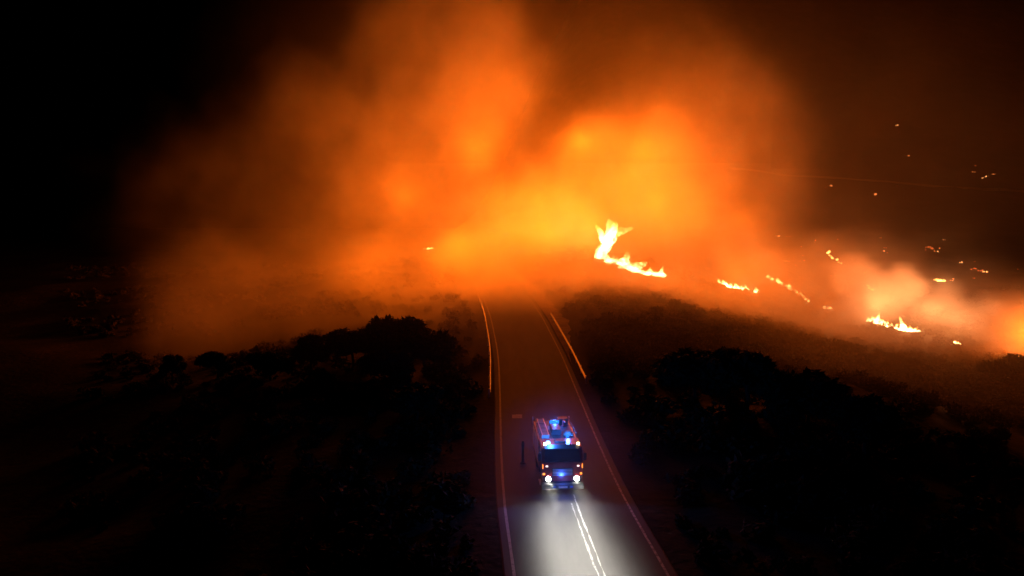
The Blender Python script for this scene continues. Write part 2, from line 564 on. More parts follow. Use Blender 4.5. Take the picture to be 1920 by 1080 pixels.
def truck():
    yf = 41.05
    root = empty("fire_engine", (road_x(yf) - 0.06, yf, road_z(yf) + 0.01), math.atan(0.058))
    root.rotation_euler[0] = 0.012
    tag(root, "red fire engine with blue beacons and blazing headlights driving on the road", "fire engine")
    W = 1.2
    # chassis and wheels
    ch = MB()
    ch.box(-0.45, -0.35, 0.3, 6.1, 0.55, 0.78).box(0.35, 0.45, 0.3, 6.1, 0.55, 0.78)
    for y in (0.6, 1.9, 3.2, 4.6, 6.0): ch.box(-0.35, 0.35, y - 0.06, y + 0.06, 0.58, 0.74)
    ch.box(-1.0, 1.0, 1.12, 1.28, 0.42, 0.56).box(-1.0, 1.0, 4.62, 4.78, 0.42, 0.56)
    ch.build("chassis", M["black"], root)
    tyre = None
    for y in (1.2, 4.7):
        for s in (-1, 1):
            if tyre is None:
                tyre = MB().lathe([(0.27, -0.14), (0.44, -0.14), (0.48, -0.1), (0.485, 0), (0.48, 0.1), (0.44, 0.14), (0.27, 0.14)], "x", 28).build("wheel", M["rubber"], root, True)
                w = tyre
                rim = MB().lathe([(0.05, -0.1), (0.2, -0.08), (0.27, -0.135), (0.285, -0.135), (0.285, 0.135), (0.27, 0.135), (0.2, 0.05), (0.08, 0.12), (0.05, 0.12)], "x", 24).build("rim", M["alu"], w, True)
            else:
                w = link_mesh("wheel", tyre.data, root)
                link_mesh("rim", rim.data, w)
            w.location = (s * 0.98, y, 0.485)
            w.rotation_euler = (0, 0, 0 if s > 0 else math.pi)
    # cab
    cabp = [(0.0, 0.78), (0.0, 1.2), (0.03, 1.88), (0.40, 2.62), (0.52, 2.72), (2.0, 2.74), (2.0, 0.82), (1.75, 0.82), (1.72, 1.08), (1.5, 1.2), (0.9, 1.2), (0.68, 1.08), (0.65, 0.78)]
    cab = MB().prism(cabp, -W, W, 0.03).build("cab", M["red"], root)
    # windscreen lies on the sloping front
    d = Vector((0, 0.37, 0.74)).normalized(); nrm = Vector((0, -0.74, 0.37)).normalized()
    def on(u, t, o): return Vector((u, 0.03, 1.88)) + d * t + nrm * o
    L_ = math.hypot(0.37, 0.74)
    ws = []
    for o in (0.004, 0.02):
        ws += [on(-1.06, 0.05, o), on(1.06, 0.05, o), on(0.98, L_ - 0.05, o), on(-0.98, L_ - 0.05, o)]
    mesh_obj("windscreen", ws, [(0, 3, 2, 1), (4, 5, 6, 7), (0, 1, 5, 4), (1, 2, 6, 5), (2, 3, 7, 6), (3, 0, 4, 7)], M["glass"], root)
    for s, u in ((-1, -0.75), (1, 0.12)):
        a, b = on(u, 0.04, 0.035), on(u + 0.55, 0.16, 0.035)
        MB().tube([a, b], 0.012, 6).build("wiper", M["black"], root)
    for s in (-1, 1):
        x = s * W
        door = MB().box(x - 0.012 if s > 0 else x - 0.015, x + 0.015 if s > 0 else x + 0.012, 0.55, 1.55, 1.22, 2.6, 0.01).build("door", M["red"], root)
        MB().box(x + s * 0.012 - 0.008, x + s * 0.012 + 0.014, 0.66, 1.46, 1.88, 2.5).build("window", M["glass"], door)
        MB().box(x + s * 0.02 - 0.01, x + s * 0.03 + 0.01, 1.34, 1.5, 1.66, 1.7).build("handle", M["black"], door)
        MB().box(x - 0.03, x + 0.03, 1.66, 1.9, 1.8, 2.5).build("rear_window", M["glass"], root)
        mir = MB().box(s * 1.34 - 0.09, s * 1.34 + 0.09, 0.12, 0.2, 1.98, 2.42, 0.02).build("mirror", M["black"], root)
        MB().tube([(s * 1.18, 0.42, 2.5), (s * 1.34, 0.17, 2.46), (s * 1.34, 0.17, 2.4)], 0.014, 6).build("mirror_arm", M["black"], mir)
        MB().box(s * 1.06 - 0.2, s * 1.06 + 0.2, 0.7, 1.6, 0.3, 0.36).build("step", M["alu"], root)
        MB().prism([(0.62, 0.75), (0.7, 1.1), (0.92, 1.22), (1.5, 1.22), (1.72, 1.1), (1.8, 0.75), (1.76, 0.75), (1.67, 1.07), (1.48, 1.18), (0.94, 1.18), (0.74, 1.07), (0.66, 0.75)], s * 1.16 - 0.06, s * 1.16 + 0.09).build("mudguard", M["black"], root)
    # front: grille, bumper, lamps, plate
    gr = MB().box(-0.62, 0.62, -0.02, 0.02, 1.12, 1.58, 0.01).build("grille", M["black"], root)
    for k in range(5):
        MB().box(-0.58, 0.58, -0.045, -0.015, 1.16 + k * 0.085, 1.19 + k * 0.085).build("slat", M["alu"], gr)
    bp = MB().prism([(-0.26, 0.42), (-0.28, 0.66), (-0.2, 0.74), (0.3, 0.74), (0.3, 0.4), (-0.18, 0.36)], -1.22, 1.22, 0.02).build("bumper", M["black"], root)
    MB().box(-0.26, 0.26, -0.3, -0.285, 0.48, 0.59).build("number_plate", M["alu"], bp)
    for s in (-1, 1):
        hl = MB().box(s * 0.83 - 0.25, s * 0.83 + 0.25, -0.035, 0.1, 0.80, 1.1, 0.03).build("headlight", M["black"], root)
        MB().lathe([(0.02, -0.075), (0.11, -0.065), (0.145, -0.04), (0.145, 0.0)], "y", 20, (s * 0.83, 0, 0.95)).build("lens", M["lamp_white"], hl, True)
        lt = bpy.data.lights.new("headlight_beam", "SPOT")
        lt.energy = 32; lt.color = (1.0, 0.95, 0.83); lt.spot_size = R(150); lt.spot_blend = 0.6; lt.shadow_soft_size = 0.04
        beam_pattern(lt, 0.95, 1.3)
        lo = bpy.data.objects.new("headlight_beam", lt); COL.objects.link(lo); lo.parent = hl
        lo.location = (s * 0.83, -0.31, 0.95)
        lo.rotation_euler = (R(90), 0, R(180))
        MB().box(s * 1.09 - 0.06, s * 1.09 + 0.06, -0.03, 0.03, 1.18, 1.3, 0.015).build("turn_signal", M["lamp_amber"], root)
        MB().box(s * 1.16 - 0.025, s * 1.16 + 0.025, -0.025, 0.03, 1.56, 1.82, 0.008).build("marker_strip", M["lamp_amber"], root)
        MB().box(s * 0.92 - 0.07, s * 0.92 + 0.07, -0.025, 0.02, 1.66, 1.74, 0.01).build("marker_lamp", M["lamp_small"], root)
        MB().box(s * 0.5 - 0.09, s * 0.5 + 0.09, -0.31, -0.27, 0.5, 0.6, 0.01).build("strobe_lamp", M["lamp_strobe"], bp)
    lt = bpy.data.lights.new("strobe_glow", "POINT"); lt.energy = 55; lt.color = (0.05, 0.14, 1.0); lt.shadow_soft_size = 0.05
    lo = bpy.data.objects.new("strobe_glow", lt); COL.objects.link(lo); lo.parent = bp; lo.location = (0, -0.6, 0.95)
    # body behind the cab
    body = MB().box(-W, W, 2.12, 6.25, 0.85, 2.62, 0.03).build("body", M["red"], root)
    MB().box(-1.05, 1.05, 1.98, 2.14, 0.85, 2.5).build("cab_gap", M["black"], root)
    for s in (-1, 1):
        for k in range(3):
            y = 2.3 + k * 1.28
            sh = MB().box(s * W - 0.012, s * W + 0.012, y, y + 1.12, 1.2, 2.42).build("roller_shutter", M["alu"], body)
            for q in range(12):
                MB().box(s * 1.214 - 0.006, s * 1.214 + 0.006, y + 0.01, y + 1.11, 1.22 + q * 0.1, 1.29 + q * 0.1).build("slat", M["alu"], sh)
        MB().box(s * W - 0.008, s * W + 0.008, 2.16, 6.2, 1.02, 1.14).build("reflective_band", M["yellow"], body)
        rail = MB()
        rail.tube([(s * 1.12, 2.25, 2.98), (s * 1.12, 6.15, 2.98)], 0.022, 6)
        for y in (2.3, 3.5, 4.8, 6.1): rail.tube([(s * 1.12, y, 2.6), (s * 1.12, y, 2.98)], 0.018, 6)
        rail.build("roof_rail", M["black"], root)
        MB().box(s * 1.215 - 0.015, s * 1.215 + 0.015, 6.1, 6.2, 2.1, 2.95).build("grab_bar", M["alu"], root)
        MB().box(s * 1.0 - 0.1, s * 1.0 + 0.1, 6.2, 6.28, 1.0, 1.3).build("tail_light", M["lamp_amber"], root)
    # things fixed on the roof
    MB().box(-1.08, 1.08, 2.2, 6.18, 2.615, 2.63).build("roof_deck", M["black"], root)
    lad = MB()
    for x in (-0.95, -0.55): lad.tube([(x, 2.3, 2.84), (x, 6.0, 2.84)], 0.03, 6)
    for k in range(13): lad.tube([(-0.95, 2.4 + k * 0.29, 2.84), (-0.55, 2.4 + k * 0.29, 2.84)], 0.018, 6)
    for y in (2.5, 5.8): lad.box(-0.98, -0.52, y, y + 0.05, 2.6, 2.82)
    lad.build("roof_ladder", M["alu"], root)
    MB().box(-0.3, 0.3, 3.0, 4.3, 2.6, 2.98, 0.04).build("roof_locker", M["black"], root)
    hr = MB()
    for k in range(4): hr.lathe([(0.3 - 0.05 * k, -0.04), (0.34 - 0.05 * k, 0), (0.3 - 0.05 * k, 0.04)], "z", 22, (0.72, 3.0, 2.68 + 0.05 * k))
    hr.build("hose_coil", M["canvas"], root, True)
    mon = MB()
    mon.lathe([(0.16, 2.6), (0.16, 2.68), (0.08, 2.72), (0.07, 2.95)], "z", 14, (0.68, 4.9, 0))
    mon.tube([(0.68, 4.95, 2.98), (0.68, 4.6, 3.08), (0.68, 3.9, 3.16)], 0.07, 10, 0.04)
    mon.build("water_monitor", M["red"], root)
    MB().box(0.35, 1.05, 5.45, 6.1, 2.6, 2.95, 0.03).build("pump_locker", M["black"], root)
    # roof lights
    bb = MB().box(-0.25, 0.42, 4.98, 5.16, 2.6, 3.02, 0.02).build("light_bar", M["black"], root)
    MB().box(-0.22, 0.39, 4.95, 4.985, 2.8, 2.99, 0.01).build("light_bar_lens", M["lamp_bluebar"], bb)
    def lamp(name, parent, loc, col, watt, rad):
        lt = bpy.data.lights.new(name, "POINT"); lt.energy = watt; lt.color = col; lt.shadow_soft_size = rad
        lo = bpy.data.objects.new(name, lt); COL.objects.link(lo); lo.parent = parent; lo.location = loc
    lamp("light_bar_glow", bb, (0.1, 4.8, 3.02), (0.03, 0.16, 1.0), 260, 0.08)
    def beacon(x, y, z, m, h=0.2, r=0.1):
        b = MB().lathe([(r * 1.15, 0), (r * 1.15, 0.05), (r * 0.9, 0.06)], "z", 16, (x, y, z)).build("beacon", M["black"], root)
        MB().lathe([(r, 0.062), (r, h * 0.7), (r * 0.75, h * 0.93), (r * 0.3, h)], "z", 16, (x, y, z)).build("dome", m, b, True)
        return b
    b1 = beacon(-0.78, 0.75, 2.735, M["lamp_blue"], 0.24, 0.13)
    lamp("beacon_glow", b1, (-0.62, 0.6, 3.1), (0.04, 0.2, 1.0), 420, 0.08)
    b2 = beacon(0.6, 2.4, 2.62, M["lamp_bluebar"], 0.22, 0.1)
    lamp("beacon_glow", b2, (0.6, 2.15, 2.98), (0.03, 0.16, 1.0), 120, 0.08)
    for s in (-1, 1):
        wl = MB().box(s * 0.98 - 0.1, s * 0.98 + 0.1, 0.58, 0.72, 2.73, 2.95, 0.02).build("work_lamp", M["black"], root)
        MB().box(s * 0.98 - 0.085, s * 0.98 + 0.085, 0.56, 0.585, 2.76, 2.93, 0.006).build("lens", M["lamp_warm"], wl)
    MB().prism([(0.3, 2.62), (0.28, 2.66), (0.6, 2.8), (0.62, 2.76)], -1.02, 1.02).build("sun_visor", M["black"], root)
    MB().box(-0.35, 0.35, 1.0, 1.6, 2.73, 2.86, 0.04).build("air_unit", M["black"], root)
    return root
truck()

# slim post with a pale plate beside the engine
pr = empty("marker_post", (0.72, 46.3, road_z(46.3)))
tag(pr, "slim dark post standing on the road left of the fire engine", "post")
MB().lathe([(0.2, 0.0), (0.19, 0.05), (0.11, 0.08), (0.09, 0.12), (0.085, 1.45), (0.06, 1.5)], "z", 14).build("pole", M["black"], pr, True)
MB().lathe([(0.094, 1.15), (0.094, 1.3)], "z", 14).build("dark_band", M["rubber"], pr, True)

# ------------------------------------------------------------------ plants
def leaf_cloud(rng, blobs, n, size):
    """many small leaf-sized faces spread through a few lobes"""
    v, f = [], []
    wts = [b[3] ** 2 for b in blobs]
    for _ in range(n):
        cx, cy_, cz, r = rng.choices(blobs, wts)[0]
        d = Vector((rng.gauss(0, 1), rng.gauss(0, 1), rng.gauss(0, 1))).normalized()
        k = r * (0.55 + 0.5 * rng.random() ** 0.6)
        p = Vector((cx, cy_, cz)) + Vector((d.x, d.y, d.z * 0.8)) * k
        if p.z < 0.05: p.z = 0.05 + rng.random() * 0.2
        a = Vector((rng.gauss(0, 1), rng.gauss(0, 1), rng.gauss(0, 0.7))).normalized()
        b = a.cross(d + Vector((0.1, 0.2, 0.3))).normalized()
        s = size * (0.6 + 0.8 * rng.random())
        i = len(v)
        v += [p - a * s, p + b * s * 0.45, p + a * s, p - b * s * 0.45]
        f.append((i, i + 1, i + 2, i + 3))
    return v, f

def tree_meshes(seed, h, r):
    rng = random.Random(seed)
    blobs = []
    m = MB()
    top = h * 0.62
    pts = [(0, 0, -0.4)]
    x = y = 0
    for k in range(1, 6):
        x += rng.uniform(-0.12, 0.12); y += rng.uniform(-0.12, 0.12)
        pts.append((x, y, top * k / 5))
    m.tube(pts, 0.045 * h, 8, 0.02 * h)
    for k in range(8):
        a = k * 2.4 + rng.uniform(-0.4, 0.4)
        z0 = h * rng.uniform(0.28, 0.58)
        ln = r * rng.uniform(0.45, 0.8)
        e = (math.cos(a) * ln, math.sin(a) * ln, z0 + h * rng.uniform(0.08, 0.26))
        m.tube([(0, 0, z0), (e[0] * 0.5, e[1] * 0.5, z0 + (e[2] - z0) * 0.35), e], 0.018 * h, 6, 0.006 * h)
        blobs.append((*e, r * rng.uniform(0.3, 0.5)))
    for k in range(5):
        a = rng.uniform(0, 6.28); q = r * rng.uniform(0, 0.45)
        blobs.append((math.cos(a) * q, math.sin(a) * q, h * rng.uniform(0.6, 0.85), r * rng.uniform(0.28, 0.45)))
    v, f = leaf_cloud(rng, blobs, 4200, 0.3)
    return m, v, f

TREE = []
for i, (h, r) in enumerate(((5.2, 2.9), (4.4, 3.1), (5.8, 2.6))):
    tm, v, f = tree_meshes(40 + i, h, r)
    t = empty("broadleaf_tree")
    tm.build("trunk", M["bark"], t, True)
    mesh_obj("crown", v, f, M["leaf"], t)
    TREE.append(t)
used = set()
def place_tree(k, x, y, s, rz, label):
    src = TREE[k]
    if k in used:
        o = src.copy(); COL.objects.link(o)
        for c in src.children:
            q = c.copy(); COL.objects.link(q); q.parent = o
    else:
        o = src; used.add(k)
    o.location = (x, y, terrain(x, y) - 0.15)
    o.rotation_euler = (0, 0, rz)
    o.scale = (s, s, s * 0.95)
    tag(o, label, "tree", "dark trees beside the road")
TREES = [
    (0, -12.6, 75.0, 1.22, 0.3, "tallest dark round tree left of the road against the glow"),
    (1, -8.8, 72.0, 1.1, 1.4, "broad dark tree nearest the left guard rail"),
    (1, -16.8, 75.0, 1.0, 2.2, "dark tree on the left shoulder of the tallest round tree"),
    (0, -11.2, 66.0, 0.85, 4.0, "low dark tree in front of the broad tree left of the road"),
    (2, -20.5, 73.0, 0.78, 5.1, "dark tree halfway down the sloping treeline left of the road"),
    (1, -24.5, 72.0, 0.74, 0.7, "small dark tree at the foot of the sloping treeline on the left"),
    (0, -30.0, 72.5, 0.62, 2.9, "dark rounded tree alone in the left darkness beyond the treeline"),
    (2, -35.0, 73.0, 0.55, 1.9, "faint dark tree farthest left under the red glow"),
    (1, -7.4, 55.0, 0.7, 3.6, "black tree left of the road level with the fire engine"),
    (1, 15.2, 58.5, 1.2, 0.9, "wide black tree on the right slope nearest the road"),
    (0, 18.4, 55.5, 1.1, 2.6, "black tree at the top of the dark mass right of the fire engine"),
    (1, 21.8, 52.0, 1.05, 4.4, "black tree on the falling right edge of the dark mass"),
    (2, 23.6, 47.0, 0.85, 5.6, "lowest black tree of the dark mass on the right"),
    (0, 59.3, 87.0, 0.72, 1.2, "dark tree before the burning edge at the far right"),
    (1, 64.5, 90.5, 0.75, 3.3, "dark tree at the right edge below the bright smoke"),
]
for t in TREES: place_tree(*t)

def scrub():
    rng = random.Random(7)
    v, f = [], []
    n = 0
    while n < 3300:
        near = n < 2000
        y = rng.uniform(30, 170) if near else rng.uniform(72, 128)
        x = rng.uniform(-0.62, 0.72) * y if near else rng.uniform(0.1, 0.74) * y
        u = x - road_x(y)
        if abs(u) < 5.6 or (76 < y < 150 and 0 < u < 6.8): continue
        if noise.noise((x * 0.07, y * 0.07, 11.0)) < (-0.2 if near and x < 8 else -0.8) + 0.1 * rng.random(): continue
        s = rng.uniform(0.5, 1.3) * (1.25 if rng.random() < 0.15 else 1)
        z = terrain(x, y)
        bl = [(rng.uniform(-0.5, 0.5) * s, rng.uniform(-0.5, 0.5) * s, rng.uniform(0.2, 0.55) * s, s * rng.uniform(0.4, 0.7)) for _ in range(3)]
        vv, ff = leaf_cloud(rng, bl, 110 if y < 110 else 60, 0.16 * s + 0.05)
        b = len(v)
        v += [(p.x + x, p.y + y, p.z + z) for p in vv]
        f += [tuple(b + i for i in q) for q in ff]
        n += 1
    return tag(mesh_obj("scrub", v, f, M["scrub"]), "dry low scrub covering the slopes on both sides of the road", "scrub", kind="stuff")
scrub()

# ------------------------------------------------------------------ fires
def tongue(rng, h, r, lean):
    """a flame tongue: swaying tapering body with a wavy skin"""
    v, f = [], []
    seg, rings = 10, 11
    ph = [rng.uniform(0, 6.28) for _ in range(4)]
    sd = rng.uniform(0, 99)
    for i in range(rings):
        t = i / (rings - 1)
        rr = r * (0.75 + 0.5 * math.sin(min(1, t * 1.9) * math.pi)) * (1 - t ** 1.6) ** 0.55 * (1 - 0.35 * t) + 0.012 * r
        cx = lean[0] * h * t ** 1.4 + r * 0.35 * math.sin(3.1 * t + ph[0]) * t
        cy_ = lean[1] * h * t ** 1.4 + r * 0.35 * math.sin(2.7 * t + ph[1]) * t
        for k in range(seg):
            a = 2 * math.pi * k / seg
            q = rr * (1 + 0.5 * noise.noise((math.cos(a) * 1.3 + sd, math.sin(a) * 1.3, t * 3.2)) + 0.35 * noise.noise((math.cos(a) * 2.9, math.sin(a) * 2.9 + sd, t * 7.5)))
            v.append((cx + math.cos(a) * q, cy_ + math.sin(a) * q, h * t - 0.15))
    for i in range(rings - 1):
        for k in range(seg):
            f.append((i * seg + k, i * seg + (k + 1) % seg, (i + 1) * seg + (k + 1) % seg, (i + 1) * seg + k))
    f.append(tuple(reversed(range(seg))))
    f.append(tuple((rings - 1) * seg + k for k in range(seg)))
    return v, f

def flame_arm(rng, pts):
    """a ragged flame that bends along points of (dx, dz, radius)"""
    v, f = [], []
    seg, n = 12, 20
    sd = rng.uniform(0, 99)
    for i in range(n):
        q = i / (n - 1) * (len(pts) - 1)
        k = min(int(q), len(pts) - 2); t = q - k
        t2 = t * t * (3 - 2 * t)
        x, z, r = [pts[k][j] * (1 - t2) + pts[k + 1][j] * t2 for j in range(3)]
        a_, b_ = pts[k], pts[k + 1]
        d = Vector((b_[0] - a_[0], 0, b_[1] - a_[1])).normalized()
        side = Vector((d.z, 0, -d.x))
        r *= 1.0 + 0.35 * noise.noise((q * 2.3, sd, 4.0))
        if i in (0, n - 1): r *= 0.3
        for m in range(seg):
            an = 2 * math.pi * m / seg
            rr = r * (1 + 0.55 * noise.noise((math.cos(an) * 1.2 + sd, math.sin(an) * 1.2, q * 1.7)) + 0.4 * noise.noise((math.cos(an) * 2.7, math.sin(an) * 2.7 + sd, q * 4.3)))
            p = Vector((x, 0, z)) + side * math.cos(an) * rr + Vector((0, 1, 0)) * math.sin(an) * rr
            v.append(p)
    for i in range(n - 1):
        for m in range(seg):
            f.append((i * seg + m, i * seg + (m + 1) % seg, (i + 1) * seg + (m + 1) % seg, (i + 1) * seg + m))
    f.append(tuple(reversed(range(seg)))); f.append(tuple((n - 1) * seg + m for m in range(seg)))
    return v, f

def fire(label, path, tongues, lamps, mat="flame", seed=1, name="ground_fire", extra=(), arms=()):
    """flames along a burning strip of ground. tongues: (count, height range, radius range, lean)"""
    rng = random.Random(seed)
    p0 = path[0]
    o = Vector((p0[0], p0[1], terrain(*p0)))
    root = empty(name, o)
    tag(root, label, "fire", "fires along the burning front")
    # burnt litter the flames stand on
    for k in range(max(2, len(path))):
        i = min(len(path) - 2, k); t = rng.random()
        x = path[i][0] * (1 - t) + path[i + 1][0] * t; y = path[i][1] * (1 - t) + path[i + 1][1] * t
        a = rng.uniform(0, 6.28); l = rng.uniform(0.4, 1.0)
        c = Vector((x, y, terrain(x, y) + 0.1)) - o
        MB().tube([c - Vector((math.cos(a) * l, math.sin(a) * l, 0.1)), c, c + Vector((math.cos(a) * l, math.sin(a) * l, 0.35 * rng.random()))], 0.07, 5, 0.03).build("charred_branch", M["char"], root)
    cnt, (h0, h1), (r0, r1), lean = tongues
    todo = []
    for k in range(cnt):
        q = (k + rng.random()) / cnt * (len(path) - 1)
        i = min(int(q), len(path) - 2); t = q - i
        x = path[i][0] * (1 - t) + path[i + 1][0] * t + rng.uniform(-0.5, 0.5)
        y = path[i][1] * (1 - t) + path[i + 1][1] * t + rng.uniform(-0.8, 0.8)
        w = rng.random() ** 1.6
        todo.append((x, y, h0 + (h1 - h0) * w, r0 + (r1 - r0) * rng.random(), (lean[0] + rng.uniform(-0.25, 0.25), lean[1] + rng.uniform(-0.2, 0.2))))
    todo += list(extra)
    for x, y, h, r, ln in todo:
        v, f = tongue(rng, h, r, ln)
        fo = mesh_obj("flame", v, f, M[mat], root, True)
        fo.location = Vector((x, y, terrain(x, y))) - o
    for x, y, pts in arms:
        v, f = flame_arm(rng, pts)
        fo = mesh_obj("flame", v, f, M[mat], root, True)
        fo.location = Vector((x, y, terrain(x, y))) - o
    for x, y, dz, watt, col, rad in lamps:  # lamps at the flames, plus added fill lamps inside the smoke
        lt = bpy.data.lights.new("fire_and_fill_glow", "POINT"); lt.energy = watt; lt.color = col; lt.shadow_soft_size = rad
        lo = bpy.data.objects.new("fire_and_fill_glow", lt); COL.objects.link(lo); lo.parent = root
        lo.location = Vector((x, y, terrain(x, y) + dz)) - o
    return root

OR = (1.0, 0.138, 0.005)
OR2 = (1.0, 0.32, 0.10)
fire("largest white-hot blaze with a tall flame beside the road", [(18.2, 141), (20.5, 138.5), (24.1, 135.5), (28.1, 133)], (26, (0.7, 2.0), (0.35, 0.8), (0.1, 0.1)),
     [(18.5, 143.5, 5, 60000, OR, 2.0), (13, 150, 10, 22000, OR, 3.0), (22, 150, 8, 18000, OR, 2.5), (6, 156, 12, 24000, OR, 3.0), (-2, 162, 12, 22000, OR, 3.0), (32, 160, 14, 11000, OR, 3.0), (50, 162, 16, 11000, OR, 3.0), (30, 164, 26, 13000, OR, 3.0),  # beyond the flames these are added lamps, standing in for fire hidden in smoke
      (16, 170, 26, 20000, OR, 3.0), (25, 138, 3, 30000, OR, 1.5), (6, 128, 7, 30000, OR, 3.0), (36, 134, 9, 14000, OR, 3.0)], seed=3, arms=[
        (17.4, 142, [(-0.3, -0.2, 0.75), (0.6, 1.6, 1.05), (1.6, 3.3, 0.95), (2.3, 4.6, 1.0), (3.6, 5.4, 0.7), (5.1, 5.7, 0.45), (6.5, 6.1, 0.18)]),
        (17.4, 142.6, [(0.8, 1.5, 0.7), (1.6, 3.4, 0.9), (2.1, 5.2, 0.95), (2.0, 6.6, 0.7), (1.7, 7.7, 0.25)]),
        (17.4, 143.2, [(1.0, 2.5, 0.6), (2.2, 4.4, 0.8), (3.0, 6.2, 0.5), (3.2, 7.2, 0.2)]),
        (17.4, 141.4, [(-0.5, 0.2, 0.5), (-0.3, 1.2, 0.7), (0.2, 2.6, 0.5), (0.3, 3.4, 0.2)]),
        (20.6, 138.6, [(0, 0, 0.6), (1.2, 0.8, 0.8), (1.6, 1.9, 0.5), (1.4, 2.6, 0.2)]),
        (22.6, 137.0, [(0, 0, 0.6), (0.9, 0.6, 0.7), (2.2, 0.7, 0.55), (3.0, 1.4, 0.25)]),
        (17.4, 142.8, [(0.6, 3.0, 0.4), (0.4, 4.6, 0.55), (-0.4, 5.8, 0.35), (-0.9, 6.4, 0.15)])])
fire("faint flame glimpsed through thick smoke left of the road", [(-25, 206), (-23, 205.5)], (5, (0.4, 0.9), (0.3, 0.5), (0, 0)), [(-8, 176, 26, 12000, OR, 3.0), (-26, 176, 16, 10000, OR, 3.0), (-21, 120, 8, 16000, OR, 3.0), (-9, 119, 8, 24000, OR, 3.0)], mat="flame_low", seed=4)  # all four lamps are added smoke fill, far from this flame
fire("short bright fire strip right of the largest blaze", [(50.4, 174), (51.8, 172), (54.2, 171.5), (56.6, 171), (59, 170.5)], (34, (0.4, 1.8), (0.25, 0.65), (-0.25, 0.1)),
     [(53, 170, 4, 14000, OR, 2.0)], seed=5)
fire("thin broken fire line slanting down the middle hillside", [(65.4, 183.5), (66.2, 180), (66.4, 177), (67.1, 173.5), (67.3, 169), (65.9, 161), (63.6, 153)], (40, (0.3, 1.3), (0.14, 0.5), (-0.2, 0.1)),
     [(66.2, 178, 2.0, 4500, OR, 1.0), (65.5, 160, 2.0, 3000, OR, 1.0)], mat="flame_low", seed=6)
fire("tiny flat flame below the slanting fire line", [(63.2, 145.5), (64.8, 145.5)], (5, (0.3, 0.6), (0.2, 0.35), (0, 0)), [(64, 145, 1.5, 2500, OR, 0.6)], seed=7)
fire("forked yellow fire strip under the pale smoke on the right", [(66.2, 133), (67.2, 131), (67.6, 128.5), (68.2, 126), (68.8, 124.5), (69.9, 123.5)], (36, (0.4, 1.8), (0.2, 0.55), (-0.25, 0.1)),
     [(66.0, 130, 3, 6500, OR2, 2.0), (69, 127, 3.5, 5500, OR2, 2.0), (73, 124, 3.5, 5000, OR2, 2.0)], seed=8, extra=[(68.8, 125, 2.7, 0.45, (-0.45, 0)), (67.0, 131, 2.2, 0.5, (0.1, 0))])
fire("small flame between the forked fire and the right edge", [(72.4, 117.5), (72.0, 115)], (6, (0.4, 0.9), (0.18, 0.35), (0, 0)), [(74, 118, 4, 8000, OR2, 1.5)], seed=9)
fire("fire at the right edge behind the dark trees", [(70.4, 99.8), (69.8, 97.8), (70.6, 96), (71.6, 94)], (14, (0.6, 1.8), (0.3, 0.6), (0.1, 0.1)), [(72, 99, 4.5, 11000, OR, 2.0)], seed=10)
fire("small lone flame above the forked fire", [(85.7, 173.5), (83.8, 167)], (6, (0.3, 0.9), (0.2, 0.4), (0, 0)), [(84.8, 170, 2, 3000, OR2, 0.8)], mat="flame_low", seed=11)
fire("small flame on the dark slope above the pale smoke", [(107.6, 182.5), (109.4, 182.3)], (6, (0.4, 1.0), (0.25, 0.5), (0, 0)), [(108.6, 182, 2, 2000, OR2, 0.8)], mat="flame_low", seed=12)
fire("trail of small flames at the edge of the dark slope", [(95.9, 218.5), (94.2, 213), (91.6, 205.5), (92, 203.5), (91.5, 199)], (13, (0.3, 0.9), (0.16, 0.36), (0, 0)), [], mat="flame_low", seed=13)

